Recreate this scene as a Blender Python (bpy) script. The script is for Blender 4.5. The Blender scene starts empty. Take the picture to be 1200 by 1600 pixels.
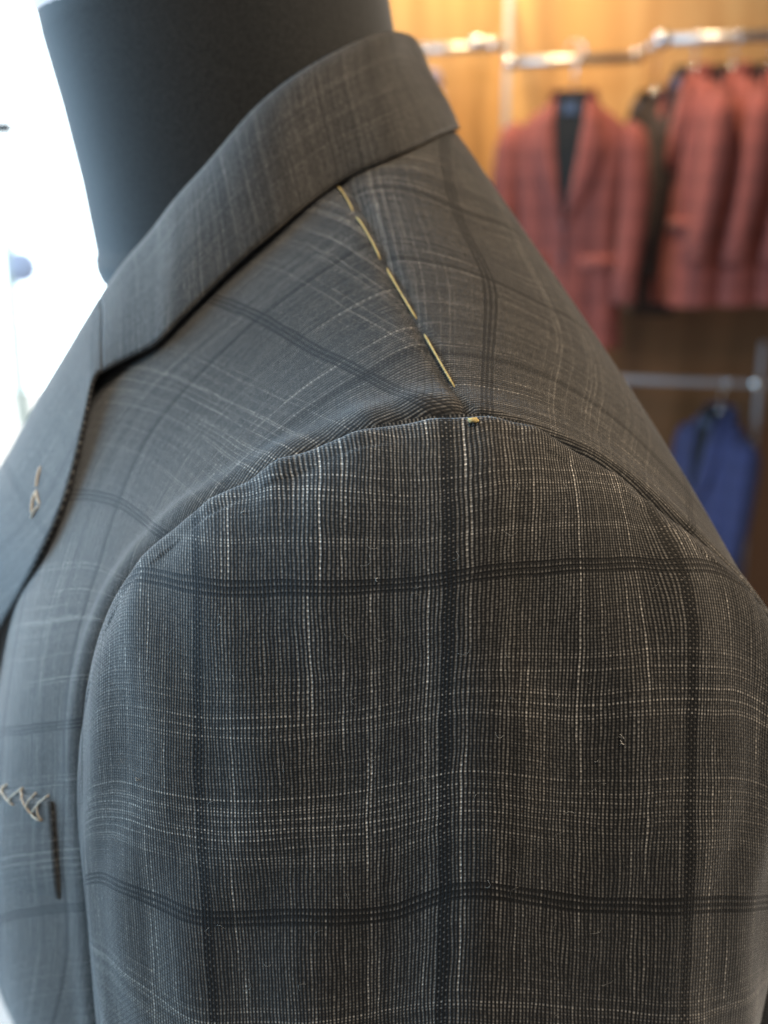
import bpy, bmesh, math, random
import numpy as np
from mathutils import Vector, Matrix
from mathutils.bvhtree import BVHTree

random.seed(7)
rng = np.random.default_rng(11)
scene = bpy.context.scene
COL = scene.collection
R = math.radians

# ------------------------------------------------------------------ camera
PITCH, CAMZ, FPX = 17.0, 1.65, 1800.0          # FPX: focal length in pixels of a 1200 px wide picture
cam_d = bpy.data.cameras.new('camera')
cam = bpy.data.objects.new('camera', cam_d); COL.objects.link(cam)
cam.location = (0, 0, CAMZ); cam.rotation_euler = (R(90 - PITCH), 0, 0)
cam_d.sensor_fit = 'HORIZONTAL'; cam_d.sensor_width = 36.0; cam_d.lens = FPX / 1200 * 36
cam_d.clip_start = 0.02; cam_d.clip_end = 100
cam_d.dof.use_dof = True; cam_d.dof.focus_distance = 0.337
cam_d.dof.aperture_fstop = cam_d.lens / 5.2
scene.camera = cam

# ------------------------------------------------------------------ world, lamps, exposure
world = bpy.data.worlds.new('World'); scene.world = world; world.use_nodes = True
bg = world.node_tree.nodes['Background']
bg.inputs[0].default_value = (0.80, 0.84, 0.90, 1); bg.inputs[1].default_value = 0.13

def area(name, loc, target, size, energy, color, size_y=None, spread=None):
    l = bpy.data.lights.new(name, 'AREA'); l.energy = energy; l.color = color
    l.shape = 'RECTANGLE'; l.size = size; l.size_y = size_y or size
    if spread: l.spread = R(spread)
    o = bpy.data.objects.new(name, l); COL.objects.link(o); o.location = loc
    o.rotation_euler = (Vector(target) - Vector(loc)).to_track_quat('-Z', 'Y').to_euler()
    return o
def spot(name, loc, target, energy, color, cone, blend=0.6, radius=0.03):
    l = bpy.data.lights.new(name, 'SPOT'); l.energy = energy; l.color = color
    l.spot_size = R(cone); l.spot_blend = blend; l.shadow_soft_size = radius
    o = bpy.data.objects.new(name, l); COL.objects.link(o); o.location = loc
    o.rotation_euler = (Vector(target) - Vector(loc)).to_track_quat('-Z', 'Y').to_euler()
    return o
# daylight of the shop front, front and left of the mannequin
area('window_daylight', (-2.1, 0.95, 1.80), (0, 0.5, 1.5), 2.2, 145, (0.37, 0.68, 1.0), 1.9)
# daylight on the street outside, behind the glass
area('street_daylight', (-1.9, 4.0, 4.2), (-1.9, 5.6, 1.6), 2.0, 130, (0.95, 0.98, 1.0))
# ceiling downlights of the shop
area('ceiling_light', (0.35, -0.15, 3.0), (0.05, 0.4, 1.5), 0.7, 27, (1.0, 0.90, 0.77))
spot('downlight_right', (1.5, 0.95, 2.5), (0.1, 0.42, 1.5), 70, (1.0, 0.70, 0.40), 60, 0.8, 0.06)
spot('wall_spot', (0.20, 3.15, 2.75), (0.20, 3.6, 2.15), 100, (1.0, 0.78, 0.42), 85, 1.0, 0.05)
spot('rack_spot', (0.45, 2.98, 2.95), (0.72, 3.28, 1.85), 105, (1.0, 0.76, 0.50), 75, 0.9, 0.05)

vs = scene.view_settings
vs.view_transform = 'Standard'; vs.look = 'None'; vs.gamma = 1.0; vs.exposure = 0.0
vs.use_curve_mapping = False
scene.cycles.use_denoising = True
scene.cycles.max_bounces = 6
scene.cycles.sample_clamp_indirect = 6.0

# ------------------------------------------------------------------ geometry helpers
CP, SP = math.cos(R(PITCH)), math.sin(R(PITCH))
CAM = np.array([0, 0, CAMZ])
def ray(px, py):
    a, b = (px - 600) / FPX, (800 - py) / FPX
    return np.array([a, CP + b * SP, b * CP - SP])
def at(px, py, Y):                                # the point at distance Y into the shop seen in that direction
    r = ray(px, py); return CAM + r * (Y / r[1])

def natural_spline(t, y, tt):
    t = np.asarray(t, float); y = np.asarray(y, float); n = len(t)
    h = np.diff(t); A = np.zeros((n, n)); rhs = np.zeros((n,) + y.shape[1:])
    A[0, 0] = A[-1, -1] = 1
    for i in range(1, n - 1):
        A[i, i-1], A[i, i], A[i, i+1] = h[i-1], 2 * (h[i-1] + h[i]), h[i]
        rhs[i] = 6 * ((y[i+1] - y[i]) / h[i] - (y[i] - y[i-1]) / h[i-1])
    m = np.linalg.solve(A, rhs.reshape(n, -1)).reshape(y.shape)
    k = np.clip(np.searchsorted(t, tt, side='right') - 1, 0, n - 2)
    hk = h[k]; sh = (slice(None),) + (None,) * (y.ndim - 1)
    a = ((t[k+1] - tt) / hk)[sh]; b = ((tt - t[k]) / hk)[sh]
    return a*y[k] + b*y[k+1] + ((a**3 - a)*m[k] + (b**3 - b)*m[k+1]) * (hk**2)[sh] / 6

def refine(P, sub, axis):
    P = np.swapaxes(P, 0, axis)
    ch = np.linalg.norm(np.diff(P, axis=0), axis=-1)
    ch = ch.reshape(ch.shape[0], -1).mean(1)
    t = np.concatenate([[0], np.cumsum(np.maximum(ch, 1e-4) ** 0.75)])
    tt = []
    subs = sub if hasattr(sub, '__len__') else [sub] * (len(t) - 1)
    for i, s in enumerate(subs):
        tt += list(np.linspace(t[i], t[i+1], s, endpoint=False))
    tt.append(t[-1])
    return np.swapaxes(natural_spline(t, P, np.array(tt)), 0, axis)

class Grid:
    """A surface P[i, j]; i runs along the rows, j along the columns."""
    def __init__(s, P):
        s.P = P
        di = np.linalg.norm(np.diff(P, axis=0), axis=-1).mean(1)
        dj = np.linalg.norm(np.diff(P, axis=1), axis=-1).mean(0)
        s.a = np.concatenate([[0], np.cumsum(di)]); s.b = np.concatenate([[0], np.cumsum(dj)])
        s.uv = None
        ni, nj = P.shape[:2]
        s.faces = [(i*nj + j, i*nj + j + 1, (i+1)*nj + j + 1, (i+1)*nj + j) for i in range(ni-1) for j in range(nj-1)]
        s._bvh = None
    def bvh(s):
        if s._bvh is None:
            s._bvh = BVHTree.FromPolygons([Vector(p) for p in s.P.reshape(-1, 3)], s.faces)
        return s._bvh
    def hit(s, px, py):
        return s.bvh().ray_cast(Vector(CAM), Vector(ray(px, py)).normalized())
    def locate(s, px, py):
        loc, n, f, d = s.hit(px, py)
        if loc is None: return None
        nj = s.P.shape[1]; i, j = divmod(f, nj - 1)
        p = np.array(loc); q = s.P[i:i+2, j:j+2]
        u = v = 0.5
        for _ in range(12):
            x = (1-u)*(1-v)*q[0,0] + (1-u)*v*q[0,1] + u*(1-v)*q[1,0] + u*v*q[1,1]
            du = (1-v)*(q[1,0]-q[0,0]) + v*(q[1,1]-q[0,1]); dv = (1-u)*(q[0,1]-q[0,0]) + u*(q[1,1]-q[1,0])
            J = np.stack([du, dv], 1); st = np.linalg.lstsq(J, p - x, rcond=None)[0]
            u += st[0]; v += st[1]
        return (s.a[i] + u*(s.a[i+1]-s.a[i]), s.b[j] + v*(s.b[j+1]-s.b[j]))
    def fit_threads(s, marks, smooth=2e-6):
        """marks: (px, py, u, v), None where that thread coordinate is unknown -> thin plate spline over the surface."""
        out = []
        AA, BB = np.meshgrid(s.a, s.b, indexing='ij')
        for c in (0, 1):
            X, Y = [], []
            for m in marks:
                if m[2 + c] is None: continue
                l = s.locate(m[0], m[1])
                if l is None: print('MISS', m); continue
                X.append(l); Y.append(m[2 + c])
            X = np.array(X); Y = np.array(Y); n = len(X)
            k = lambda r2: np.where(r2 > 0, 0.5 * r2 * np.log(np.maximum(r2, 1e-20)), 0)
            D = ((X[:, None] - X[None]) ** 2).sum(-1)
            M = np.zeros((n + 3, n + 3)); M[:n, :n] = k(D) + np.eye(n) * smooth
            M[:n, n] = 1; M[:n, n+1:] = X; M[n:, :n] = M[:n, n:].T
            w = np.linalg.solve(M, np.concatenate([Y, [0, 0, 0]]))
            G = np.stack([AA, BB], -1).reshape(-1, 2)
            D = ((G[:, None] - X[None]) ** 2).sum(-1)
            out.append((k(D) @ w[:n] + w[n] + G @ w[n+1:]).reshape(AA.shape))
        s.uv = np.stack(out, -1)
        return s
    def build(s, name, mat, parent=None, thick=0, offset=-1):
        me = bpy.data.meshes.new(name)
        me.from_pydata(s.P.reshape(-1, 3).tolist(), [], s.faces)
        if s.uv is not None:
            lay = me.uv_layers.new(name='UVMap'); U = s.uv.reshape(-1, 2)
            idx = np.array([v for f in s.faces for v in f])
            lay.data.foreach_set('uv', U[idx].astype(np.float32).ravel())
        me.polygons.foreach_set('use_smooth', [True] * len(me.polygons))
        me.materials.append(mat); me.update()
        o = bpy.data.objects.new(name, me); COL.objects.link(o)
        if parent is not None: o.parent = parent
        if thick:
            md = o.modifiers.new('thickness', 'SOLIDIFY'); md.thickness = thick; md.offset = offset
        return o

def mesh(name, verts, faces, mat, parent=None, smooth=True):
    me = bpy.data.meshes.new(name); me.from_pydata([tuple(v) for v in verts], [], faces)
    if smooth: me.polygons.foreach_set('use_smooth', [True] * len(me.polygons))
    me.materials.append(mat); me.update()
    o = bpy.data.objects.new(name, me); COL.objects.link(o)
    if parent is not None: o.parent = parent
    return o
def empty(name, loc=(0, 0, 0), rz=0):
    o = bpy.data.objects.new(name, None); COL.objects.link(o); o.location = loc; o.rotation_euler = (0, 0, rz)
    o.empty_display_size = 0.05
    return o
def tag(o, label=None, cat=None, group=None, kind=None):
    if label: o['label'] = label
    if cat: o['category'] = cat
    if group: o['group'] = group
    if kind: o['kind'] = kind
    return o
def loft(rings, cap0=True, cap1=True, closed=True):
    n = len(rings[0]); V = [p for r in rings for p in r]; F = []
    for i in range(len(rings) - 1):
        for k in range(n if closed else n - 1):
            k2 = (k + 1) % n
            F.append((i*n + k, i*n + k2, (i+1)*n + k2, (i+1)*n + k))
    if cap0: F.append(tuple(range(n))[::-1])
    if cap1: F.append(tuple((len(rings)-1)*n + k for k in range(n)))
    return V, F
def tube(path, rad, seg=10):
    path = [np.array(p, float) for p in path]; n = len(path)
    rad = rad if hasattr(rad, '__len__') else [rad] * n
    rings = []; ref = None
    for i in range(n):
        t = path[min(i+1, n-1)] - path[max(i-1, 0)]; t /= np.linalg.norm(t)
        if ref is None: ref = np.array([0, 0, 1.0]) if abs(t[2]) < 0.9 else np.array([1.0, 0, 0])
        x = ref - t * (ref @ t); x /= np.linalg.norm(x); y = np.cross(t, x); ref = x
        rings.append([path[i] + rad[i] * (math.cos(2*math.pi*k/seg) * x + math.sin(2*math.pi*k/seg) * y) for k in range(seg)])
    return loft(rings)
def join(parts):
    V, F = [], []
    for v, f in parts:
        o = len(V); V += list(v); F += [tuple(i + o for i in q) for q in f]
    return V, F
def box(x0, x1, y0, y1, z0, z1, bev=0.0):
    bm = bmesh.new(); bmesh.ops.create_cube(bm, size=1)
    for v in bm.verts:
        v.co = (x0 if v.co.x < 0 else x1, y0 if v.co.y < 0 else y1, z0 if v.co.z < 0 else z1)
    if bev: bmesh.ops.bevel(bm, geom=bm.edges[:], offset=bev, segments=2, affect='EDGES')
    bm.verts.index_update()
    r = [tuple(v.co) for v in bm.verts], [tuple(v.index for v in f.verts) for f in bm.faces]
    bm.free(); return r

# ------------------------------------------------------------------ materials
class X:                                            # tiny expression wrapper for shader math
    nt = None
    def __init__(s, k): s.k = k
    @staticmethod
    def op(o, *a, clamp=False):
        n = X.nt.nodes.new('ShaderNodeMath'); n.operation = o; n.use_clamp = clamp
        for i, q in enumerate(a):
            if isinstance(q, X): X.nt.links.new(q.k, n.inputs[i])
            else: n.inputs[i].default_value = q
        return X(n.outputs[0])
    def __add__(s, o): return X.op('ADD', s, o)
    __radd__ = __add__
    def __sub__(s, o): return X.op('SUBTRACT', s, o)
    def __rsub__(s, o): return X.op('SUBTRACT', o, s)
    def __mul__(s, o): return X.op('MULTIPLY', s, o)
    __rmul__ = __mul__
    def __truediv__(s, o): return X.op('DIVIDE', s, o)
    def floor(s): return X.op('FLOOR', s)
    def mod(s, m): return s - X.op('FLOOR', s / m) * m
    def lt(s, m): return X.op('LESS_THAN', s, m)
    def gt(s, m): return X.op('GREATER_THAN', s, m)
    def abs(s): return X.op('ABSOLUTE', s)
    def pow(s, e): return X.op('POWER', s, e)
    def sstep(s, lo, hi):
        n = X.nt.nodes.new('ShaderNodeMapRange'); n.interpolation_type = 'SMOOTHSTEP'
        X.nt.links.new(s.k, n.inputs[0]); n.inputs[1].default_value = lo; n.inputs[2].default_value = hi
        return X(n.outputs[0])
def xyz(x, y, z=0.0):
    n = X.nt.nodes.new('ShaderNodeCombineXYZ')
    for i, q in enumerate((x, y, z)):
        if isinstance(q, X): X.nt.links.new(q.k, n.inputs[i])
        else: n.inputs[i].default_value = q
    return n.outputs[0]
def noise(vec, scale=1.0, detail=2.0, rough=0.5):
    n = X.nt.nodes.new('ShaderNodeTexNoise'); n.inputs['Scale'].default_value = scale
    n.inputs['Detail'].default_value = detail; n.inputs['Roughness'].default_value = rough
    if vec is not None: X.nt.links.new(vec, n.inputs['Vector'])
    return X(n.outputs['Fac'])
def white(vec):
    n = X.nt.nodes.new('ShaderNodeTexWhiteNoise'); n.noise_dimensions = '3D'; X.nt.links.new(vec, n.inputs['Vector'])
    return X(n.outputs['Value'])
def new_mat(name):
    m = bpy.data.materials.new(name); m.use_nodes = True
    X.nt = m.node_tree
    return m, m.node_tree, m.node_tree.nodes['Principled BSDF']
def bump(height, strength, dist):
    n = X.nt.nodes.new('ShaderNodeBump'); n.inputs['Strength'].default_value = strength; n.inputs['Distance'].default_value = dist
    X.nt.links.new(height.k, n.inputs['Height']); return n.outputs[0]
def ramp(fac, stops):
    n = X.nt.nodes.new('ShaderNodeValToRGB'); X.nt.links.new(fac.k, n.inputs[0])
    e = n.color_ramp.elements
    while len(e) < len(stops): e.new(0.5)
    for q, (p, c) in zip(e, stops): q.position = p; q.color = (*c, 1)
    return n.outputs[0]

PW, PF, NW, NF = 0.00110, 0.00102, 64, 103           # yarn pitch and check repeat, counted in yarns
PU, PV = PW * NW, PF * NF
def suiting(name, seed, warp_gain=1.0, weft_gain=1.0, slub=1.0, check=0.92):
    m, nt, bs = new_mat(name)
    uvn = nt.nodes.new('ShaderNodeUVMap'); uvn.uv_map = 'UVMap'
    sep = nt.nodes.new('ShaderNodeSeparateXYZ'); nt.links.new(uvn.outputs[0], sep.inputs[0])
    u0, v0 = X(sep.outputs[0]), X(sep.outputs[1])
    wob = noise(xyz(u0 * 130, v0 * 55, seed), 1, 2) - 0.5
    wob2 = noise(xyz(u0 * 55, v0 * 140, seed + 9), 1, 2) - 0.5
    u, v = u0 + wob * 0.0015, v0 + wob2 * 0.0015
    a, b = u / PW + 1.5, v / PF + 2.5
    i, j = a.floor(), b.floor(); fa, fb = a - i, b - j
    par = (i + j).mod(2)                            # 0: warp over, 1: weft over
    ca, cb = fa * 2 - 1, fb * 2 - 1
    thick = noise(xyz(a.floor() * 3.1, v0 * 320, seed + 41), 1, 2)
    W = X.op('MAXIMUM', 1 - ca * ca * (5.0 - 4.4 * thick), 0.0)
    Fp = X.op('MAXIMUM', 1 - cb * cb * 1.6, 0.0)
    Wn = X.op('MAXIMUM', 1 - ca * ca * 3.0, 0.0)
    dark_w = i.mod(NW).lt(2.5) * check
    jm = j.mod(NF)
    dark_f = jm.lt(4.5) * jm.mod(2).lt(0.5) * check
    band_f = jm.lt(4.5)
    # yarn tone: each yarn its own grey, thick and pale slubs along some of them
    ri = white(xyz(i, seed + 0.5, 2.5)); rj = white(xyz(j, seed + 7.5, 4.5))
    ri2 = white(xyz(i, seed + 3.5, 8.5)); rj2 = white(xyz(j, seed + 5.5, 1.5))
    lw = noise(xyz(i * 5.37, v0 * 26, seed), 1, 3, 0.6); lf = noise(xyz(u0 * 22, j * 4.91, seed + 3), 1, 3, 0.6)
    vm = v0.mod(PV)                                 # the pale weft bunches up between the dark lines
    area_f = vm.sstep(0.016, 0.036) * (1 - vm.sstep(0.078, 0.096)) * (0.45 + noise(xyz(u0 * 7, v0 * 20, seed + 21), 1, 1).sstep(0.35, 0.65))
    slub_w = lw.sstep(0.46, 0.66) * ri2.gt(0.62) * (0.25 + 0.9 * ri * ri) * slub
    slub_f = lf.sstep(0.26, 0.52) * rj2.gt(0.58) * (0.10 + area_f) * (0.25 + 0.9 * rj * rj) * slub
    fleck = white(xyz(i, j, seed + 2.5)); fleck2 = white(xyz(i, j, seed + 12.5))
    tone_w = (0.060 + 0.17 * ri * lw) * (0.6 + 0.8 * fleck)
    bead = slub_w * 0.40 * (0.30 + 0.9 * (1 - par) * Fp * (0.3 + fleck2))
    tone_w = (tone_w + bead) * (1 - dark_w)
    tone_f = (0.018 + 0.070 * rj * lf) * (0.7 + 0.6 * fleck)
    tone_f = tone_f * (1 - dark_f) + dark_w * (0.042 * (1 - dark_f))
    warp_c = tone_w * W * (0.62 + 0.38 * (1 - par) * Fp) * (1 - dark_f * 0.88) * (1 - band_f * 0.22) * warp_gain
    weft_c = tone_f * Fp * par * Wn * weft_gain + slub_f * (1 - dark_f) * (1 - 0.5 * dark_w * (1 - par)) * Fp * X.op('MAXIMUM', W, Wn) * (0.06 + 0.24 * fleck2 + 0.10 * par)
    val = 0.0055 + warp_c + weft_c
    tint = noise(xyz(u0 * 9, v0 * 9, seed + 31), 1, 1)
    comb = nt.nodes.new('ShaderNodeCombineColor')
    nt.links.new((val * (1.12 + 0.06 * (tint - 0.5))).k, comb.inputs[0]); nt.links.new(val.k, comb.inputs[1])
    nt.links.new((val * (0.84 - 0.10 * (tint - 0.5))).k, comb.inputs[2])
    nt.links.new(comb.outputs[0], bs.inputs['Base Color'])
    h = W * (0.5 + 0.5 * (1 - par) * Fp) + Fp * par * 0.9
    nt.links.new(bump(h, 0.55, 0.0003), bs.inputs['Normal'])
    bs.inputs['Roughness'].default_value = 0.78
    bs.inputs['Specular IOR Level'].default_value = 0.25
    nt.links.new((0.32 - 0.12 * X.op('MAXIMUM', dark_w, dark_f)).k, bs.inputs['Sheen Weight']); bs.inputs['Sheen Roughness'].default_value = 0.35
    return m
M_sleeve = suiting('suiting_sleeve', 3.0)
M_front = suiting('suiting_front', 14.0, slub=0.8, check=0.75)
M_back = suiting('suiting_back', 25.0, slub=0.9, check=0.75)
M_collar = suiting('suiting_collar', 36.0, slub=0.30, check=0.45)

def plain(name, col, rough=0.6, metal=0.0, nscale=0, namt=0.0, sheen=0.0, spec=0.5, bstr=0.0):
    m, nt, bs = new_mat(name)
    bs.inputs['Roughness'].default_value = rough; bs.inputs['Metallic'].default_value = metal
    bs.inputs['Specular IOR Level'].default_value = spec; bs.inputs['Sheen Weight'].default_value = sheen
    tc = nt.nodes.new('ShaderNodeTexCoord')
    f = noise(tc.outputs['Object'], nscale or 30, 3)
    lo = tuple(c * (1 - namt) for c in col); hi = tuple(min(1, c * (1 + namt)) for c in col)
    nt.links.new(ramp(f, [(0.3, lo), (0.7, hi)]), bs.inputs['Base Color'])
    if bstr: nt.links.new(bump(f, bstr, 0.002), bs.inputs['Normal'])
    return m
M_black = plain('black_jersey', (0.019, 0.0185, 0.0165), 0.9, nscale=900, namt=0.45, sheen=0.30, spec=0.2, bstr=0.1)
M_skin = plain('mannequin_skin', (0.55, 0.36, 0.29), 0.5, nscale=20, namt=0.05)
M_thread = plain('basting_thread', (0.52, 0.37, 0.13), 0.7, nscale=1500, namt=0.35, bstr=0.3)
M_thread_pale = plain('basting_thread_pale', (0.52, 0.40, 0.27), 0.7, nscale=1500, namt=0.25, bstr=0.3)
M_lint = plain('lint', (0.36, 0.34, 0.30), 0.8, nscale=900, namt=0.3)
M_seam = plain('seam_shadow_thread', (0.008, 0.008, 0.009), 0.9)
M_chrome = plain('chrome', (0.78, 0.76, 0.74), 0.12, 1.0, nscale=8, namt=0.05)
M_satin = plain('satin_steel', (0.50, 0.48, 0.46), 0.38, 1.0, nscale=8, namt=0.05)
M_post = plain('grey_post_paint', (0.30, 0.26, 0.25), 0.5, nscale=8, namt=0.05)
M_lining = plain('dark_lining', (0.026, 0.025, 0.024), 0.95, spec=0.1, nscale=60, namt=0.2)
M_label = plain('woven_label', (0.07, 0.085, 0.13), 0.6, nscale=60, namt=0.2)
M_hanger = plain('black_hanger', (0.02, 0.018, 0.017), 0.35, nscale=20, namt=0.2)
M_button = plain('pale_button', (0.62, 0.50, 0.46), 0.3, nscale=50, namt=0.1)
M_darkbutton = plain('brown_button', (0.05, 0.02, 0.02), 0.3, nscale=50, namt=0.1)
M_floor = plain('floor_tile', (0.62, 0.54, 0.48), 0.4, nscale=3, namt=0.06)
M_pole = plain('painted_metal_pale', (0.55, 0.72, 0.70), 0.5, nscale=10, namt=0.05)
M_sign = plain('blue_sign_paint', (0.50, 0.62, 0.92), 0.5, nscale=10, namt=0.05)
M_darkmetal = plain('dark_metal', (0.03, 0.035, 0.035), 0.5, nscale=10, namt=0.1)

def tweed(name, col, scale):
    m, nt, bs = new_mat(name)
    tc = nt.nodes.new('ShaderNodeTexCoord'); sp = nt.nodes.new('ShaderNodeSeparateXYZ'); nt.links.new(tc.outputs['Object'], sp.inputs[0])
    x, z = X(sp.outputs[0]), X(sp.outputs[2])
    ln = ((x / 0.075).mod(1).lt(0.2) + (z / 0.085).mod(1).lt(0.18))
    f = noise(tc.outputs['Object'], scale, 4, 0.7)
    g = X.op('ADD', f, ln * -0.13, clamp=True)
    nt.links.new(ramp(g, [(0.25, tuple(c * 0.55 for c in col)), (0.55, col), (0.8, tuple(min(1, c * 1.5) for c in col))]), bs.inputs['Base Color'])
    bs.inputs['Roughness'].default_value = 0.85; bs.inputs['Sheen Weight'].default_value = 0.1
    nt.links.new(bump(f, 0.3, 0.002), bs.inputs['Normal'])
    return m
M_red = tweed('red_tweed', (0.30, 0.066, 0.044), 160)
M_gap_shade = tweed('gap_shade_wool', (0.030, 0.017, 0.013), 160)  # near-black tone stands for the shade between the red jackets
M_blue = tweed('blue_wool', (0.045, 0.050, 0.135), 160)
M_lavender = tweed('lavender_wool', (0.30, 0.28, 0.48), 160)

def wood(name, dark, mid, light):
    m, nt, bs = new_mat(name)
    tc = nt.nodes.new('ShaderNodeTexCoord')
    mp = nt.nodes.new('ShaderNodeMapping'); mp.inputs['Scale'].default_value = (9.0, 9.0, 0.9); nt.links.new(tc.outputs['Object'], mp.inputs[0])
    f = noise(mp.outputs[0], 1.6, 5, 0.6)
    g = noise(tc.outputs['Object'], 1.1, 2)
    nt.links.new(ramp(f * 0.7 + g * 0.3, [(0.32, dark), (0.5, mid), (0.68, light)]), bs.inputs['Base Color'])
    bs.inputs['Roughness'].default_value = 0.45
    nt.links.new(bump(f, 0.15, 0.004), bs.inputs['Normal'])
    return m
M_wood = wood('amber_plywood', (0.36, 0.18, 0.06), (0.50, 0.27, 0.10), (0.60, 0.36, 0.15))
M_wood_shaded = wood('amber_plywood_shaded', (0.10, 0.040, 0.014), (0.16, 0.07, 0.025), (0.22, 0.10, 0.04))  # the amber plywood again, with the shadow below the rack put into its colour

def sky_mat():
    m, nt, bs = new_mat('overexposed_daylight'); nt.nodes.remove(bs)
    e = nt.nodes.new('ShaderNodeEmission'); e.inputs[0].default_value = (0.88, 0.95, 1.0, 1); e.inputs[1].default_value = 4.5
    nt.links.new(e.outputs[0], nt.nodes['Material Output'].inputs[0]); return m
M_sky = sky_mat()
def glass_mat():
    m, nt, bs = new_mat('shop_glass'); nt.nodes.remove(bs)
    t = nt.nodes.new('ShaderNodeBsdfTransparent'); t.inputs[0].default_value = (0.96, 0.98, 0.98, 1)
    g = nt.nodes.new('ShaderNodeBsdfGlossy'); g.inputs['Roughness'].default_value = 0.02
    fr = nt.nodes.new('ShaderNodeFresnel'); mx = nt.nodes.new('ShaderNodeMixShader')
    nt.links.new(fr.outputs[0], mx.inputs[0]); nt.links.new(t.outputs[0], mx.inputs[1]); nt.links.new(g.outputs[0], mx.inputs[2])
    nt.links.new(mx.outputs[0], nt.nodes['Material Output'].inputs[0]); return m
M_glass = glass_mat()

# ------------------------------------------------------------------ the setting
WALLY = 3.6
def sheet(name, x0, x1, y, z0, z1, mat, t=0.04):
    return mesh(name, *box(x0, x1, y, y + t, z0, z1), mat, smooth=False)
tag(sheet('wall', -0.05, 3.2, WALLY, 1.25, 3.1, M_wood), kind='structure')
tag(sheet('wall_lower', -0.05, 3.2, WALLY - 0.012, 0.0, 1.245, M_wood_shaded, 0.052), kind='structure')  # amber wall continued downwards, its shadow painted in as darker wood
tag(mesh('floor', *box(-6, 3.2, -1.0, 9.0, -0.05, 0.0), M_floor, smooth=False), kind='structure')
sk = mesh('sky', [(-9, 8.5, -0.5), (1.0, 8.5, -0.5), (1.0, 8.5, 6.5), (-9, 8.5, 6.5), (-9, 3.0, -0.5), (-9, 3.0, 6.5)],
          [(0, 1, 2, 3), (4, 0, 3, 5)], M_sky, smooth=False)
tag(sk, kind='structure')
win = tag(empty('shop_window', (-1.6, WALLY, 0)), 'large shop front window blown out white by daylight', 'window')
mesh('pane', *box(-1.40, 1.48, 0.0, 0.008, 0.12, 2.9), M_glass, win, smooth=False)
mesh('frame', *join([box(-1.46, -1.401, -0.03, 0.04, 0, 3.0), box(1.481, 1.54, -0.03, 0.04, 0, 3.0),
                     box(-1.40, 1.48, -0.03, 0.04, 2.901, 3.0), box(-1.40, 1.48, -0.03, 0.04, 0.0, 0.119)]), M_pole, win, smooth=False)
# things seen outside through the window, almost lost in the glare
p0 = at(2, 262, 5.0); p1 = at(30, 600, 5.0)
lampost = tag(empty('sign_post', (p1[0], 5.0, 0)), 'pale thin sign post with a round blue sign outside the window', 'sign')
mesh('post', *tube([(p0[0] - p1[0], 0, p0[2]), (0, 0, p1[2]), (0.05, 0, 0)], 0.026, 8), M_pole, lampost)
c = at(31, 418, 4.97)
disc = [[(c[0] - p1[0] + r * math.cos(2*math.pi*k/24), y, c[2] + r * math.sin(2*math.pi*k/24)) for k in range(24)]
        for r, y in ((0.065, 0.0), (0.07, -0.006), (0.07, -0.02), (0.065, -0.024))]
mesh('sign_disc', *loft(disc), M_sign, lampost)
c = at(4, 200, 3.5)
br = tag(empty('window_bracket', (c[0], 3.5, c[2])), 'small dark bracket against the white window at the left edge', 'bracket')
mesh('arm', *box(-0.12, 0.030, -0.012, 0.012, -0.020, 0.020, 0.003), M_darkmetal, br, smooth=False)
mesh('plate', *box(-0.14, -0.1205, 0.0, 0.097, -0.04, 0.04, 0.004), M_darkmetal, br, smooth=False)

# ------------------------------------------------------------------ the jacket on the mannequin
jacket = tag(empty('suit_jacket', (0, 0.57, 1.05)), 'charcoal windowpane check suit jacket with yellow basting stitches on a mannequin', 'jacket')
J = jacket
JINV = Vector(jacket.location)
def under_jacket(o):
    o.parent = J; o.matrix_parent_inverse = Matrix.Translation(-JINV); return o
YMID = 0.57

LOOP = [(740,662,.338),(850,690,.339),(950,745,.341),(1040,810,.344),(1120,872,.348),(1195,968,.352),(1235,1100,.355),(1235,1300,.355),
        (1150,1500,.352),(950,1620,.350),(700,1650,.350),(450,1600,.350),(260,1480,.352),(160,1330,.355),(135,1180,.356),(148,1050,.355),
        (188,932,.352),(250,852,.349),(330,792,.346),(430,735,.342),(560,688,.339),(650,669,.338)]
L3 = np.array([at(*p) for p in LOOP])
# --- sleeve: from the armhole loop over the sleeve head down to the cuff
NT = 240
ang_keys = {0: 0, 6: 90, 10: 180, 14: 270, 22: 360}
closed = np.concatenate([L3, L3[:1]])
pad = np.concatenate([L3[-4:], closed, L3[1:5]])
tpad = np.concatenate([[0], np.cumsum(np.linalg.norm(np.diff(pad, axis=0), axis=1))])
arc = tpad[4:4 + 23]
key_i = sorted(ang_keys)
key_arc = [arc[k] for k in key_i]; key_ang = [ang_keys[k] for k in key_i]
node_ang = np.interp(arc, key_arc, key_ang)
node_pad = np.concatenate([node_ang[-5:-1] - 360, node_ang, node_ang[1:5] + 360])
ths = np.linspace(-180, 180, NT + 1)                # cut at the underarm
Lp = natural_spline(node_pad, pad, np.where(ths < node_pad[0], ths + 360, ths))
def ring(z, cx, cy, ax, by, th):
    t = np.radians(th); return np.stack([cx + ax * np.sin(t), cy - by * np.cos(t), np.full_like(t, z)], -1)
Q = ring(1.30, 0.015, 0.346, 0.117, 0.068, ths)
cen = L3.mean(0)
rad = Lp - cen; rad[:, 1] = 0; rad /= np.linalg.norm(rad, axis=1)[:, None]
T0 = np.stack([rad[:, 0] * np.where(ths < 0, 0.012, 0.045), np.full(NT + 1, -0.135), rad[:, 2] * 0.06], -1)
T0 *= np.interp(np.abs(ths), [0, 90, 180], [1.0, 0.55, 0.25])[:, None]
T1 = np.stack([np.zeros(NT + 1), np.zeros(NT + 1), -np.interp(np.abs(ths), [0, 90, 180], [0.30, 0.22, 0.08])], -1)
rows = []
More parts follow.
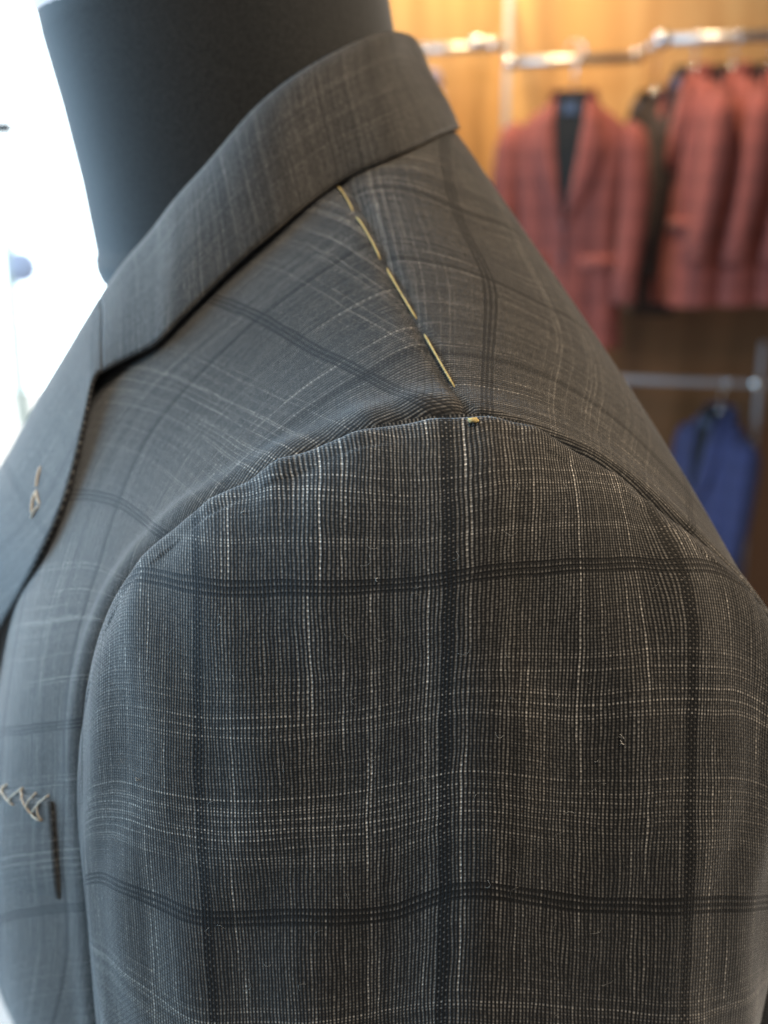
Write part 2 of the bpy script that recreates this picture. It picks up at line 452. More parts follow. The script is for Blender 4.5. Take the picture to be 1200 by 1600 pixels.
S = np.linspace(0, 1, 150)
S = S ** 1.15
for s in S:
    h00, h10, h01, h11 = 2*s**3 - 3*s**2 + 1, s**3 - 2*s**2 + s, -2*s**3 + 3*s**2, s**3 - s**2
    p = h00 * Lp + h10 * T0 + h01 * Q + h11 * T1
    rows.append(p)
for z, cx, cy, ax, by in ((1.27, .014, .346, .115, .067), (1.2, .010, .347, .106, .064), (1.1, .005, .348, .09, .060), (1.0, -.008, .348, .082, .056)):
    rows.append(ring(z, cx, cy, ax, by, ths))
P = np.array(rows)
# soft folds of the empty sleeve and the easing puckers at the sleeve head
nrm = np.cross(np.gradient(P, axis=0), np.gradient(P, axis=1)); nrm /= np.linalg.norm(nrm, axis=-1)[..., None] + 1e-12
out = P - np.array([0.02, 0.36, 0])[None, None]; out[..., 2] = 0
nrm *= np.sign((nrm * out).sum(-1))[..., None]
zz = P[..., 2]; TH = np.broadcast_to(ths[None], zz.shape)
def g(x, c, w): return np.exp(-((x - c) / w) ** 2)
Scol = np.concatenate([S, [1.05, 1.1, 1.15, 1.2]])[:, None]
disp = 0.0032 * g(TH, 4 + (1.5 - zz) * 30, 7) * (1 / (1 + np.exp((zz - 1.515) / 0.012)))
disp -= 0.0028 * g(TH, -12 + (1.5 - zz) * 40, 9) * (1 / (1 + np.exp((zz - 1.52) / 0.012)))
disp -= 0.0016 * g(TH, 24, 9) * (1 / (1 + np.exp((zz - 1.50) / 0.012)))
disp += 0.0018 * g(TH, -42, 8) * (1 / (1 + np.exp((zz - 1.50) / 0.02)))
puck = np.zeros_like(disp)
for c0, w0, a0 in ((-16, 2.2, 1.1), (-22, 2.0, -0.8), (-27, 1.8, 1.2), (-33, 2.2, -0.9), (-39, 1.8, 1.1), (-46, 2.2, -0.6), (-53, 2.0, 0.3), (-9, 2.4, -0.6), (10, 3, 0.7), (18, 2.6, -0.6), (27, 3, 0.8)):
    puck += a0 * g(TH, c0, w0)
disp += puck * 0.0009 * np.exp(-((Scol - 0.06) / 0.07) ** 2)
rip = np.sin(np.radians(TH) * 46 + 0.8 * np.sin(zz * 60)) * (0.6 + 0.4 * np.sin(np.radians(TH) * 13 + 1.3))
disp += 0.00042 * rip * np.exp(-((Scol - 0.10) / 0.13) ** 2) * g(TH, -5, 50)
# roped ridge just below the armhole seam
disp += 0.0022 * np.exp(-((Scol - 0.045) / 0.04) ** 2) * np.where(TH < 0, g(TH, 0, 75), g(TH, 0, 25))
disp += 0.0005 * np.sin(TH * 0.33 + 1.7 * np.sin(zz * 50)) * (Scol > 0.1)
fade = 1 / (1 + np.exp(-(ths + 62) / 6))
disp[0] = -0.0005 - 0.0025 * fade
disp[1] -= 0.0012 * fade
P = P + nrm * disp[..., None]
G_sleeve = Grid(P)
sl = []
for pts, u in (([(305,830),(308,905),(308,1000),(310,1200),(318,1350),(325,1450),(335,1590)], 0),
               ([(698,690),(700,760),(703,900),(700,1000),(695,1200),(695,1400),(690,1590)], PU),
               ([(1030,825),(1056,862),(1073,910),(1085,1000),(1080,1200),(1078,1400),(1070,1590)], 2 * PU)):
    sl += [(x, y, u, None) for x, y in pts]
for pts, v in (([(200,905),(300,912),(450,918),(600,915),(700,905),(800,890),(900,883),(1000,880),(1060,882),(1120,888)], 0),
               ([(160,1372),(250,1410),(330,1435),(480,1432),(620,1425),(700,1395),(760,1390),(840,1403),(900,1412),(1075,1415),(1190,1410)], PV)):
    sl += [(x, y, None, v) for x, y in pts]
sl += [(155,1250,-.050,None),(175,1100,-.040,None),(215,1100,-.026,None),(170,1400,-.046,None),(185,1580,-.046,None),(240,900,-.019,None),
       (1150,1100,2*PU+.018,None),(1190,1250,2*PU+.030,None),(1170,1580,2*PU+.028,None),(1160,960,2*PU+.021,None),
       (430,740,.026,None),(560,700,.046,None),(850,710,PU+.026,None),(500,1100,PU*.5,None),(890,1100,PU*1.5,None),(330,810,.006,None),(500,1500,PU*.49,None),(885,1500,PU*1.5,None),
       (698,690,None,-.050),(450,740,None,-.036),(330,810,None,-.022),(880,720,None,-.040),(1010,800,None,-.022),
       (300,1170,None,.050),(500,1165,None,.050),(700,1130,None,.050),(900,1140,None,.050),(1100,1130,None,.050),(180,1150,None,.050),
       (300,1590,None,PV+.031),(700,1575,None,PV+.034),(1100,1580,None,PV+.031)]
G_sleeve.fit_threads(sl, 2e-5)
sleeve = under_jacket(G_sleeve.build('sleeve', M_sleeve))

# --- stray fibres and lint caught on the sleeve
fr_ = random.Random(5); parts_ = []
for q in range(70):
    px, py = fr_.uniform(180, 1180), fr_.uniform(720, 1590)
    h = G_sleeve.hit(px, py)
    if h[0] is None: continue
    n_ = h[1] if h[1].dot(Vector(CAM) - h[0]) > 0 else -h[1]
    a0 = fr_.uniform(0, 6.28); tx = Vector((math.cos(a0), 0, math.sin(a0))); tx = (tx - n_ * tx.dot(n_)).normalized(); ty = n_.cross(tx)
    ln_ = fr_.uniform(.0015, .0045); cv = fr_.uniform(-1, 1) * ln_ * .5
    pth = [h[0] + tx * (ln_ * (k - .5)) + ty * (cv * math.sin(3.14 * k)) + n_ * (.00025 + .0007 * fr_.random() * math.sin(3.14 * k)) for k in np.linspace(0, 1, 6)]
    parts_.append(tube([tuple(p) for p in pth], .000018 + .000022 * fr_.random(), 4))
for px, py, sz in ((935, 1189, 2.2), (970, 1148, 1.6), (972, 1160, 1.4), (590, 905, .9), (215, 1217, 1.3), (380, 800, 1.0)):
    h = G_sleeve.hit(px, py); p0_ = np.array(h[0]); pp = [p0_ + np.array([fr_.uniform(-.0006, .0006) * sz, -.0004 - .0004 * fr_.random(), fr_.uniform(-.0007, .0007) * sz]) for _ in range(5)]
    parts_.append(tube(pp, .00016, 5))
fb_ = under_jacket(mesh('lint_fibres', *join(parts_), M_lint)); fb_['kind'] = 'stuff'

# --- body: one net of sections from the armhole to the neck, mirrored to the far side
lowf = {'A': (-.075, .395, 1.05), 'B': (-.095, .43, 1.05), 'C': (-.105, .50, 1.05), 'D': (-.108, .55, 1.05)}
lowb = {'A': (.125, .395, 1.05), 'B': (.135, .43, 1.05), 'C': (.13, .50, 1.05), 'D': (.125, .55, 1.05)}
def arr(*pts): return [np.array(p, float) if max(np.abs(p)) < 5 else at(*p) for p in pts]
rA = arr(lowf['A'], (190,1720,.345), (160,1380,.342), (140,1150,.348)) + [L3[16], L3[18], L3[20], L3[0], L3[1] * .4 + L3[2] * .6, L3[3], L3[5], L3[6]] + arr((1240,1720,.36), lowb['A'])
rB = arr(lowf['B'], (72,1720,.385), (5,1380,.385), (25,1120,.387), (105,870,.394), (235,695,.40), (430,558,.40), (632,468,.40), (790,482,.405), (955,598,.410), (1085,770,.415), (1165,1000,.420), (1180,1720,.43), lowb['B'])
rC = arr(lowf['C'], (95,1720,.47), (-40,1360,.47), (-5,1080,.47), (30,825,.47), (112,610,.470), (290,430,.468), (515,268,.476), (660,222,.49), (785,318,.495), (925,535,.50), (1060,900,.50), (1080,1720,.50), lowb['C'])
rD = arr(lowf['D'], (95,1720,.55), (-45,1360,.55), (-10,1080,.55), (30,840,.55), (105,640,.55), (215,470,.55), (440,290,.55), (640,178,.55), (738,242,.55), (855,455,.55), (960,900,.55), (985,1720,.55), lowb['D'])
net = np.array([rA, rB, rC, rD])
mir = net[::-1].copy(); mir[..., 1] = 2 * YMID - mir[..., 1]
full = np.concatenate([net, mir])
full = refine(full, [30, 24, 16, 4, 16, 12, 10], 0)
SUBC = [6, 6, 14, 14, 14, 14, 16, 16, 14, 14, 10, 8, 6]
full = refine(full, SUBC, 1)
jc = sum(SUBC[:7])                                  # the shoulder seam column
# a shallow ditch along the shoulder seam and at the armhole edge
ii = np.arange(full.shape[0]); jj = np.arange(full.shape[1])
N = np.cross(np.gradient(full, axis=0), np.gradient(full, axis=1)); N /= np.linalg.norm(N, axis=-1)[..., None] + 1e-12
ctr = np.array([0.0, YMID, 1.35]); N *= np.sign((N * (full - ctr)).sum(-1))[..., None]
dd = -0.0016 * np.exp(-((jj - jc) / 0.9) ** 2)[None, :] * np.ones((len(ii), 1))
edge = np.exp(-(ii / 1.3) ** 2)[:, None]
dd -= 0.0055 * edge * np.where(jj > jc - 22, 1.0, 0.25)[None, :]
dd += 0.0016 * np.exp(-((ii - 5) / 3.0) ** 2)[:, None] + 0.0016 * np.exp(-((ii - 2.4) / 1.2) ** 2)[:, None] * (jj > jc)[None, :]
# slight quilting of the hand-basted front near the armhole
wav = np.zeros(len(jj))
for c0, w0, a0 in ((jc - 5, 1.2, .6), (jc - 9, 1.4, -.7), (jc - 13, 1.3, .9), (jc - 18, 1.4, -.8), (jc - 22, 1.5, .8), (jc - 27, 1.5, -.7), (jc - 32, 1.5, .8), (jc - 37, 1.5, -.6)):
    wav += a0 * np.exp(-((jj - c0) / w0) ** 2)
dd += 0.0009 * wav[None, :] * np.exp(-((ii - 4) / 5.0) ** 2)[:, None]
full = full + N * dd[..., None]
G_front = Grid(full[:, :jc + 1]); G_back = Grid(full[:, jc:])

fr = []
for pts, u in (([(655,543),(575,588),(480,642),(400,705),(345,760)], 0),
               ([(550,394),(470,446),(400,497),(310,585),(225,690),(180,800)], -PU),
               ([(430,375),(330,465)], -2*PU)):
    fr += [(x, y, u, None) for x, y in pts]
fr += [(715,650,None,0),(650,628,None,0),(575,588,None,0),(500,553,None,0),(430,510,None,0),(355,475,None,0),
       (655,543,None,-.020),(550,394,None,-.036),(430,375,None,-.030),(345,760,None,.070),(310,585,None,.035),(225,690,None,.075),(180,800,None,.110),
       (710,648,.030,None),(600,670,.026,None),(480,642,None,.030),
       (150,900,-PU,.140),(150,1100,-.050,.2),(60,1000,-.105,.165),(30,1250,-.118,.25),(110,1350,-.06,.29),(120,1590,-.05,.37),(30,1500,-.12,.34)]
G_front.fit_threads(fr, 3e-4)
bk = []
for pts, u in (([(690,548),(775,563),(870,592),(960,650)], 0), ([(600,398),(712,417),(860,455)], PU), ([(610,288),(690,322),(780,385)], 2*PU),
               ([(790,690),(900,730)], -.045)):
    bk += [(x, y, u, None) for x, y in pts]
bk += [(779,440,None,0),(766,520,None,0),(762,600,None,0),(761,655,None,0),(690,548,None,-.020),(600,398,None,-.040),(870,592,None,.030),(960,650,None,.055),
       (1050,770,-.012,.095),(1130,860,-.018,.13),(860,455,None,.030),(690,322,None,-.008),(780,385,None,.022),(745,645,-.03,-.003)]
G_back.fit_threads(bk, 1e-3)
under_jacket(G_front.build('front_panel', M_front))
under_jacket(G_back.build('back_panel', M_back))
# side panel under the arm closes the body below the armhole
fl = [rA[3], rA[2], rA[1], rA[0]]; bl = [rA[-3], L3[7], rA[-2], rA[-1]]
sp = np.array([[f * (1 - t) + b_ * t for t in np.linspace(0, 1, 9)] for f, b_ in zip(fl, bl)])
for k in range(9): sp[:, k, 1] += 0.03 * math.sin(math.pi * k / 8) * np.array([1, .4, -.1, -.3])
gs = Grid(refine(sp, 6, 0)); gs.uv = np.stack(np.meshgrid(gs.a, gs.b, indexing='ij'), -1)
under_jacket(gs.build('side_panel', M_back))

# --- collar and lapel
def on_body(px, py, lift):
    best = None
    for G in (G_front, G_back):
        h = G.hit(px, py)
        if h[0] is not None and (best is None or h[3] < best[3]): best = h
    if best is None: return None
    r = ray(px, py); r /= np.linalg.norm(r)
    return np.array(best[0]) - r * lift
KC = [  # outer edge pixel, fold pixel, fold Y, lift off the body
    ((-150,1290), (-150,1240), .548, .006), ((-85,1130), (-120,1010), .535, .008), ((22,945), (-60,835), .515, .006), ((62,872), (-25,774), .510, .006),
    ((100,788), (18,703), .505, .006), ((126,692), (58,632), .500, .006), ((138,634), (98,568), .496, .006), ((147,594), (130,515), .492, .006)]
CC = [((162,580), (160,465), .488, .006), ((200,560), (196,412), .484, .006), ((242,539), (240,360), .481, .006), ((264,518), (268,322), .479, .007), ((350,432), (326,256), .477, .007),
      ((440,352), (396,174), .479, .007), ((525,288), (482,107), .489, .0045), ((625,240), (575,60), .513, .004), ((698,206), (618,52), .541, .004), ((716,203), (640,60), .57, .004)]
O, F, L_ = [], [], []
for o, f, fy, lift in KC + CC:
    op = on_body(*o, 0.0)
    if op is None or op[1] > 0.58: op = at(o[0], o[1], fy)
    O.append(op); F.append(at(f[0], f[1], fy)); L_.append(lift)
# even out the run of the outer edge along the body, then lift it off
yy = np.array([p[1] for p in O]); ys = yy.copy()
for _ in range(6):
    ys[1:-1] = 0.25 * ys[:-2] + 0.5 * ys[1:-1] + 0.25 * ys[2:]; ys = np.minimum(ys, yy)
O = [at(k[0][0], k[0][1], y - l) for k, y, l in zip(KC + CC, ys, L_)]
O[-1] = at(716, 203, YMID)
M1, M2, I1, I2 = [], [], [], []
nl = len(KC)
for k, (op, fp) in enumerate(zip(O, F)):
    d = fp - op; vn = CAM - (fp + op) / 2; vn /= np.linalg.norm(vn)
    on = vn - d * (vn @ d) / (d @ d); on /= np.linalg.norm(on)
    M1.append(op + d * .35 + on * .0030); M2.append(op + d * .72 + on * .0045)
    inw = np.array([-0.07, YMID, fp[2]]) - fp; inw[2] = 0; inw /= max(np.linalg.norm(inw), 1e-6)
    w_ = min(1, max(0, (k - nl + 4) / 6))
    I1.append(fp + w_ * (inw * .006 + np.array([0, 0, -.006])) + (1 - w_) * np.array([-.001, .010, -.002]))
    I2.append(fp + w_ * (inw * .006 + np.array([0, 0, -.040])) + (1 - w_) * np.array([.012, .030, -.004]))
M1[-1] = at(698, 160, YMID); M2[-1] = at(668, 105, YMID)
half = np.array([O, M1, M2, F, I1, I2])             # [row, column]
far = half[:, -2::-1].copy(); far[..., 1] = 2 * YMID - far[..., 1]
col = refine(np.concatenate([half, far], 1), [8, 8, 8, 6, 4], 0)
col = refine(col, 10, 1)
jg = 10 * nl                                        # the gorge seam
G_all = Grid(col)
A_, B_ = np.meshgrid(G_all.a, G_all.b, indexing='ij')
b1, b2 = G_all.locate(430, 232)[1], G_all.locate(280, 408)[1]
ku = PU / abs(b2 - b1)
UVC = np.stack([(B_ - b1) * ku, A_ + 0.012], -1)
n_ = col.shape[1]
def piece(lo, hi, name, rot=False):
    gl = Grid(col[:, lo:hi].copy()); uv = UVC[:, lo:hi]
    if rot:                                         # the lapel is cut with its threads along the front edge
        gl.P[:, -1 if lo == 0 else 0] += np.array([0, 0.0008, -0.0004])
        uv = np.stack([uv[..., 1] * .95 + uv[..., 0] * .22 + .03, uv[..., 0] - .22 * uv[..., 1] + .05], -1)
    else:
        gl.P[:, 0] += np.array([0, 0.0006, 0]); gl.P[:, -1] += np.array([0, -0.0006, 0])
    gl.uv = uv
    under_jacket(gl.build(name, M_collar, thick=0.0013, offset=0)); return gl
G_col = piece(jg, n_ - jg, 'collar')
G_lap = piece(0, jg + 1, 'lapel', True)
piece(n_ - jg - 1, n_, 'lapel', True)

# --- basting stitches: each a short length of thread lying on the cloth
def surf(px, py, lift, grids):
    best = None
    for G in grids:
        h = G.hit(px, py)
        if h[0] is not None and (best is None or h[3] < best[3]): best = h
    n = best[1] if best[1].dot(Vector(CAM) - best[0]) > 0 else -best[1]
    return np.array(best[0] + n * lift)
def stitch(pts, r, mat, grids, name='basting_stitch', lift=0.0006):
    n = 9; t = np.linspace(0, 1, n)
    xs = np.interp(t, np.linspace(0, 1, len(pts)), [p[0] for p in pts]); ys = np.interp(t, np.linspace(0, 1, len(pts)), [p[1] for p in pts])
    base = [surf(x, y, 0.0, grids) for x, y in zip(xs, ys)]
    e0, e1 = surf(xs[0], ys[0], -r, grids), surf(xs[-1], ys[-1], -r, grids)
    up = surf(xs[4], ys[4], 1.0, grids) - base[4]
    path = []
    for k, bp in zip(t, base):
        sp_ = e0 * (1 - k) + e1 * k
        h = max((bp - sp_) @ up, 0) * (1 if len(pts) > 2 else 1)
        path.append(sp_ + up * (h + (lift + r) * math.sin(math.pi * k) ** 0.5 if 0 < k < 1 else 0) + up * r * 0.15 * math.sin(23 * k))
    rr = [r * (0.75 if k in (0, 1) else 1 + 0.12 * math.sin(9 * k)) for k in t]
    return under_jacket(mesh(name, *tube(path, rr, 8), mat))
FB = (G_front, G_back)
for pts in ([(526,291),(541,308),(552,331)], [(556,338),(577,368),(595,407)], [(604,417),(630,458),(652,500)], [(662,521),(686,561),(711,606)]):
    stitch(pts, 0.00034, M_thread, FB)
kn = surf(741, 661, 0.0012, (G_sleeve,) + FB)
bmk = bmesh.new(); bmesh.ops.create_icosphere(bmk, subdivisions=2, radius=0.0012)
for v in bmk.verts:
    n_ = v.co.normalized(); v.co *= 1 + 0.45 * math.sin(9 * n_.x + 4 * n_.z + 1) * math.cos(7 * n_.y)
    v.co = Vector((v.co.x * 1.25, v.co.y * 0.8, v.co.z * 0.7)) + Vector(kn)
mk = bpy.data.meshes.new('thread_knot'); bmk.to_mesh(mk); bmk.free(); mk.materials.append(M_thread)
mk.polygons.foreach_set('use_smooth', [True] * len(mk.polygons)); ko = bpy.data.objects.new('thread_knot', mk); COL.objects.link(ko); under_jacket(ko)
# bar tack on the lapel
for p, q in [((66,727),(58,765)), ((58,765),(64,790)), ((64,790),(50,812)), ((57,768),(51,805))]:
    stitch([p, q], 0.0005, M_thread_pale, (G_lap,), 'lapel_tack')
# breast pocket welt: a slightly raised patch below the zigzag
wp = [[(84 - 120 * (1 - s) + 12 * t, 1252 + 30 * (s - 1) + 172 * t) for s in np.linspace(0, 1, 14)] for t in np.linspace(0, 1, 14)]
lift = lambda a_, b_: 0.0016
W3 = np.array([[surf(x, y, 0.0006 - 0.0016 * max(0, (n - 8) / 5) ** 2, FB) for x, y in r] for n, r in enumerate(wp)])
gw = Grid(W3); lo = [[G_front.locate(x, y) for x, y in r] for r in wp]
def front_uv(loc):
    i = np.clip(np.searchsorted(G_front.a, loc[0]) - 1, 0, len(G_front.a) - 2); j = np.clip(np.searchsorted(G_front.b, loc[1]) - 1, 0, len(G_front.b) - 2)
    fa_ = (loc[0] - G_front.a[i]) / (G_front.a[i+1] - G_front.a[i]); fb_ = (loc[1] - G_front.b[j]) / (G_front.b[j+1] - G_front.b[j])
    q = G_front.uv[i:i+2, j:j+2]
    return (1-fa_)*(1-fb_)*q[0,0] + (1-fa_)*fb_*q[0,1] + fa_*(1-fb_)*q[1,0] + fa_*fb_*q[1,1]
gw.uv = np.array([[front_uv(l) for l in r] for r in lo])
under_jacket(gw.build('pocket_welt', M_front, thick=0.0005, offset=0))
# zigzag that closes the breast pocket
for p, q in [((-30,1226),(-8,1262)), ((-8,1262),(12,1224)), ((4,1226),(24,1260)), ((15,1252),(37,1230)), ((33,1230),(52,1274)), ((42,1264),(57,1238)), ((52,1272),(60,1258)), ((60,1258),(77,1242)), ((50,1270),(67,1282)), ((66,1281),(60,1256))]:
    stitch([p, q], 0.00034, M_thread_pale, (gw,) + FB, lift=0.0009)

# ------------------------------------------------------------------ mannequin: head, neck in a black sleeve
man = tag(empty('mannequin', (-0.05, YMID, 1.05)), 'tailor mannequin with its neck covered in black jersey', 'mannequin')
MINV = Vector(man.location)
def under_man(o): o.parent = man; o.matrix_parent_inverse = Matrix.Translation(-MINV); return o
def ell(cx, cz, rx, ry, n=64, tilt=0.0):
    return [(cx + rx * math.cos(2*math.pi*k/n), YMID + ry * math.sin(2*math.pi*k/n), cz + tilt * math.cos(2*math.pi*k/n)) for k in range(n)]
def nx(z): return -0.0765 - (1.714 - z) * -0.20      # neck leans forward as it rises
cov = [(1.585, .070), (1.596, .0795), (1.599, .0818), (1.604, .0828), (1.609, .0822), (1.612, .0808), (1.616, .0805), (1.64, .0795), (1.68, .078), (1.718, .0770), (1.730, .0765), (1.732, .074)]
under_man(mesh('neck_cover', *loft([ell(nx(z), z, r, r * .98, 96, 0.004 if z < 1.62 else (0.016 if z > 1.70 else (0.006 if z > 1.66 else 0))) for z, r in cov]), M_black))
nk = [(1.50, .080, -.03), (1.56, .070, -.045), (1.60, .068, nx(1.6)), (1.69, .0735, nx(1.69)), (1.704, .0755, nx(1.704) - .001), (1.722, .0795, nx(1.722) - .004)]
hd = [(1.735, .088, -.091), (1.745, .098, -.098), (1.76, .104, -.098), (1.80, .108, -.092), (1.86, .105, -.085), (1.91, .090, -.078), (1.945, .062, -.072), (1.957, .030, -.07)]
under_man(mesh('head', *loft([ell(cx, z, r, r * (.95 if z < 1.73 else .76), 48, -0.010 if 1.73 < z < 1.75 else 0) for z, r, cx in nk + hd]), M_skin))

# ------------------------------------------------------------------ the rack on the wall
def rod(name, p, q, r, parent, mat=M_satin):
    return mesh(name, *tube([p, q], r, 20), mat, parent)
def ball(c, r, n=14, m=20):
    rings = [[(c[0] + r * math.sin(math.pi*i/n) * math.cos(2*math.pi*k/m), c[1] + r * math.sin(math.pi*i/n) * math.sin(2*math.pi*k/m), c[2] + r * math.cos(math.pi*i/n)) for k in range(m)] for i in range(1, n)]
    return loft(rings)
RY = 3.38
rack = tag(empty('clothes_rack', (0.34, RY, 0)), 'chrome pipe clothes rack fixed along the amber wooden wall', 'rack')
def lc(p, base): return tuple(np.array(p) - np.array(base))
RB = (0.34, RY, 0)
pt = at(797, 0, RY); px_ = at(793, 98, RY)[0]
rod('post', (px_ - .34, 0, 0), (px_ - .34, 0, 2.62), 0.011, rack, M_post)
rod('rail', lc(at(796, 98, RY), RB), lc(at(990, 90, RY), RB), 0.0135, rack)
rod('rail', lc(at(640, 78, RY), RB), lc(at(792, 72, RY), RB), 0.012, rack)
q0, q1 = at(1032, 63, RY - .10), at(1300, 52, RY - .10)
rod('rail', lc(q0, RB), lc(q1, RB), 0.0145, rack)
rod('joint_pipe', lc(at(990, 90, RY), RB), lc(q0, RB), 0.010, rack)
for px, py, y, r in ((996, 86, RY, .021), (1034, 62, RY - .10, .024), (745, 66, RY, .020), (770, 70, RY, .018), (797, 97, RY, .018)):
    mesh('joint', *ball(lc(at(px, py, y), RB), r), M_chrome, rack)
rod('post', lc((at(1187, 600, RY)[0], RY, 0), RB), lc((at(1187, 600, RY)[0], RY, at(1187, 535, RY)[2]), RB), 0.010, rack, M_post)
lr0, lr1 = at(960, 592, RY), at(1300, 604, RY)
rod('lower_rail', lc(lr0, RB), lc(lr1, RB), 0.010, rack, M_post)
mesh('joint', *ball(lc(at(1181, 599, RY), RB), .022), M_chrome, rack)
rod('wall_arm', lc((px_, RY, 2.2), RB), lc((px_, WALLY, 2.2), RB), .010, rack)

# ------------------------------------------------------------------ jackets on hangers
def sup(cx, cy, cz, w, d, n=40, e=0.75):
    o = []
    for k in range(n):
        t = 2 * math.pi * k / n; c_, s_ = math.cos(t), math.sin(t)
        o.append((cx + w * math.copysign(abs(c_) ** e, c_), cy + d * math.copysign(abs(s_) ** e, s_), cz))
    return o
def hanging_jacket(name, mat, label, cat, loc, rz, group=None, seed=0, sc=1.0):
    rr = random.Random(seed)
    t = tag(empty(name, loc, rz), label, cat, group); t.scale = (sc, sc, sc)
    prof = [(-.002, .050, .034), (-.022, .080, .044), (-.045, .112, .052), (-.070, .144, .058), (-.095, .170, .063), (-.120, .180, .068), (-.16, .178, .074), (-.24, .170, .080), (-.36, .160, .078), (-.48, .162, .080), (-.62, .172, .084), (-.74, .178, .088)]
    rings = [sup(0, 0, z, w, d) for z, w, d in prof]
    for i, rg in enumerate(rings):
        for k, p in enumerate(rg):
            f = 1 + 0.10 * min(1, max(0, -prof[i][0] - .12) * 3) * math.sin(k * 1.26 + seed) + 0.05 * math.sin(k * 0.63 + 2 * seed + prof[i][0] * 9)
            rg[k] = (p[0], p[1] * f, p[2])
    mesh('body', *loft(rings, True, False), mat, t)
    for s in (-1, 1):
        pth = [(s*.158, 0, -.078), (s*.176, -.002, -.105), (s*.186, -.004, -.15), (s*.193 + .006*rr.uniform(-1,1), -.012, -.27), (s*.195, -.026, -.39), (s*.190 + .008*rr.uniform(-1,1), -.045, -.51), (s*.186, -.058, -.60)]
        rd = [.022, .042, .050, .048, .044, .040, .038]
        mesh('sleeve', *tube(pth, rd, 18), mat, t)
        # lapel: a folded flap with thickness
        fy = lambda x, z: -np.interp(-z, [-p[0] for p in prof], [p[2] for p in prof]) * max(0.05, 1 - (abs(x) / .2) ** 2.6) ** .45 - .004
        inner = [(.050, -.004), (.045, -.07), (.036, -.15), (.022, -.25), (.004, -.36)]
        outer = [(.080, -.040), (.108, -.130), (.098, -.185), (.075, -.26), (.012, -.36)]
        V = []; nb = len(inner)
        for a_, b_ in zip(inner, outer):
            for q in range(6):
                w_ = q / 5; x = a_[0]*(1-w_) + b_[0]*w_; z = a_[1]*(1-w_) + b_[1]*w_
                V.append((s * x, fy(x, z) - .010 * math.sin(math.pi * min(1, w_ + .15)) - .002, z))
        F = [(i*6+q, i*6+q+1, (i+1)*6+q+1, (i+1)*6+q) for i in range(nb-1) for q in range(5)]
        o = mesh('lapel', V, F, mat, t); md = o.modifiers.new('thickness', 'SOLIDIFY'); md.thickness = .006
        V2, F2 = box(s*.11 - .055, s*.11 + .055, -.100, -.088, -.50, -.455, .003)
        mesh('pocket_flap', [(x, fy(abs(x), z) - .003 + (y + .094), z) for x, y, z in V2], F2, mat, t)
    # collar band round the neck and the dark lining in the opening
    cb = [[(rx * math.sin(a_), .022 - ry * math.cos(a_) * -1 - .022, z) for a_ in np.linspace(-1.9, 1.9, 25)] for rx, ry, z in ((.052, .044, .020), (.060, .052, .024), (.068, .060, .018), (.082, .070, -.030))]
    o = mesh('collar', *loft(cb, False, False, False), mat, t); md = o.modifiers.new('thickness', 'SOLIDIFY'); md.thickness = .005
    V = []; F = []
    lz = [(float(np.interp(z, [-.355, -.25, -.15, -.06, .018], [.001, .020, .036, .046, .048])), float(z)) for z in np.linspace(.018, -.355, 25)]
    for w_, z in lz:
        for q in range(7):
            x = -w_ + 2*w_*q/6; V.append((x, fy(x, min(z, -.006)) - .003, z))
    F = [(i*7+q, i*7+q+1, (i+1)*7+q+1, (i+1)*7+q) for i in range(24) for q in range(6)]
    mesh('lining', V, F, M_lining, t)
    mesh('label_patch', *box(-.022, .022, -.064, -.056, -.048, -.016), M_label, t, smooth=False)
    for z in (-.37, -.46):
        mesh('button', *loft([[(r * math.cos(2*math.pi*k/14), y, z + r * math.sin(2*math.pi*k/14)) for k in range(14)] for r, y in ((.009, -.080), (.011, -.086), (.009, -.090), (.004, -.088))]), M_darkbutton, t)
    mesh('edge_seam', *tube([(.003, -.082, -.36), (.006, -.084, -.5), (.012, -.088, -.66), (.03, -.090, -.738)], .0025, 6), M_lining, t)
    return t
def hanger(label, loc, rz, top, group, sc=1.0):
    h = tag(empty('coat_hanger', loc, rz), label, 'hanger', group)
    L = top
    hk = [(0, 0, .0), (0, 0, L - .05)] + [(.022 * math.cos(a_) - .0, 0, L - .022 + .022 * math.sin(a_)) for a_ in np.linspace(-1.57, 2.9, 12)]
    hk = [(0, 0, .0), (0, 0, L - .058), (.006, 0, L - .046)] + [(.022 * math.cos(a_), 0, L - .022 + .022 * math.sin(a_)) for a_ in np.linspace(-.9, 2.9, 12)]
    mesh('hook', *tube(hk, .0035, 8), M_chrome, h)
    mesh('collar_ring', *tube([(0, 0, -.004), (0, 0, .022)], [.011, .009], 12), M_chrome, h)
    arm = [(-.135, .0, -.085), (-.10, -.003, -.062), (-.05, -.003, -.030), (0, 0, -.004), (.05, -.003, -.030), (.10, -.003, -.062), (.135, 0, -.085)]
    mesh('shoulder_bar', *tube(arm, [.006, .011, .012, .012, .012, .011, .006], 12), M_hanger, h)
    return h
RG, HG = 'red jackets on the wall rack', 'hangers on the wall rack'
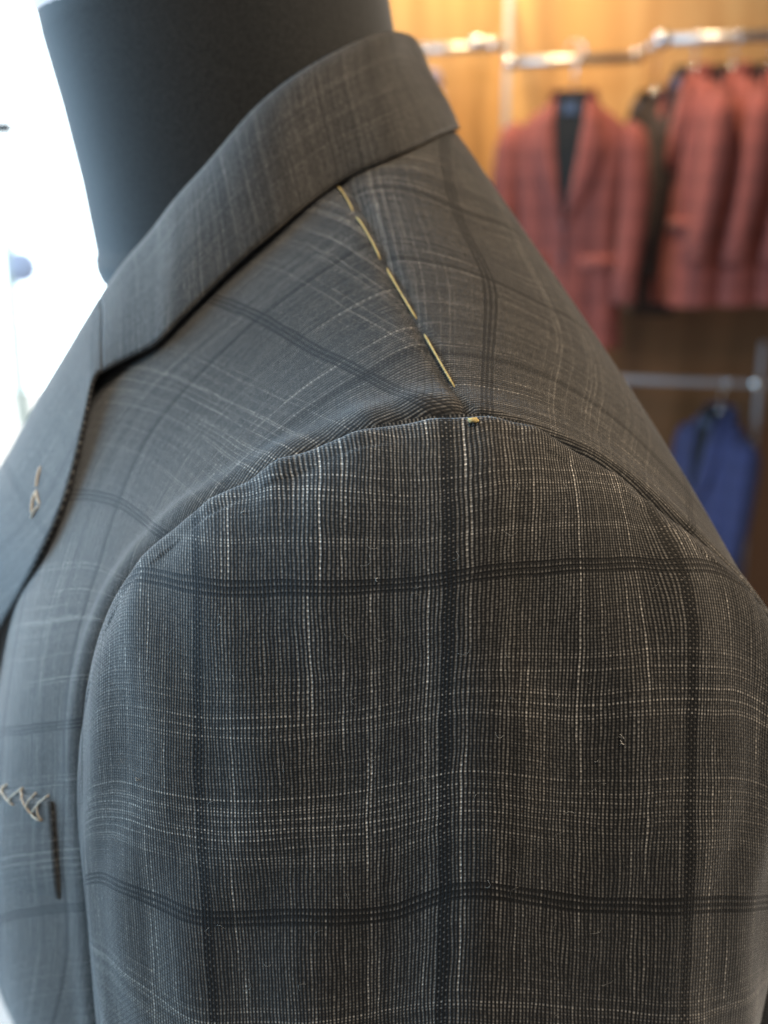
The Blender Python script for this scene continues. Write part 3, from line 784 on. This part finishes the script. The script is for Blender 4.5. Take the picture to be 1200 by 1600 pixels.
# red jacket facing out
c = at(897, 152, 3.22)
hanging_jacket('hanging_jacket', M_red, 'red tweed jacket facing out, full front and dark lining showing, nearest the vertical pipe', 'jacket', tuple(c), R(-18), RG, 1, 0.88)
hanger('hanger holding the red jacket that faces out', (c[0], c[1], c[2] - .005), R(-18), at(900, 62, 3.22)[2] - c[2], HG)
# red jackets seen from the side along the right hand rail
for n, (px, py, lab, hl) in enumerate(((1084, 112, 'red tweed jacket seen from its side, leftmost of those on the right rail', 'hanger in the leftmost side-on red jacket on the right rail'),
                                  (1145, 110, 'red tweed jacket seen from its side, between two other side-on red jackets', 'hanger in the middle side-on red jacket on the right rail'),
                                  (1205, 108, 'red tweed jacket cut off by the right edge of the picture', 'hanger of the red jacket cut off by the right edge'))):
    c = at(px, py, RY - .10)
    hanging_jacket('hanging_jacket', M_red, lab, 'jacket', tuple(c), R(-74), RG, 3 + n, 0.82)
    hanger(hl, (c[0], c[1], c[2] - .005), R(-74), at(px, 50, RY - .10)[2] - c[2] + .012, HG)
c = at(1022, 150, RY + .04)  # jacket added to make the dark gap between the red ones
hanging_jacket('hanging_jacket', M_gap_shade, 'added dark jacket standing in for the shaded gap between the front-facing and side-on red jackets', 'jacket', tuple(c), R(-84), None, 21, 0.80)
hanger('hanger holding the added dark jacket that fills the shaded gap between the red ones', (c[0], c[1], c[2] - .005), R(-84), at(1022, 66, RY + .04)[2] - c[2] + .01, HG)
# blue jacket on the lower rail
c = at(1125, 645, RY)
hanging_jacket('hanging_jacket', M_blue, 'deep blue jacket hanging on the lower rail under the red ones', 'jacket', tuple(c), R(-70), None, 9, 0.80)
hanger('hanger holding the deep blue jacket on the lower rail', (c[0], c[1], c[2] - .005), R(-70), at(1125, 590, RY)[2] - c[2] + .01, HG)
# lavender jacket, only its edge shows behind the collar of the near jacket
c = at(660, 122, RY)
hanging_jacket('hanging_jacket', M_lavender, 'lavender jacket of which only a sliver shows behind the dark collar', 'jacket', tuple(c), R(-78), None, 12, 0.82)
hanger('hanger holding the lavender jacket behind the dark collar', (c[0], c[1], c[2] - .005), R(-78), at(660, 70, RY)[2] - c[2] + .01, HG)
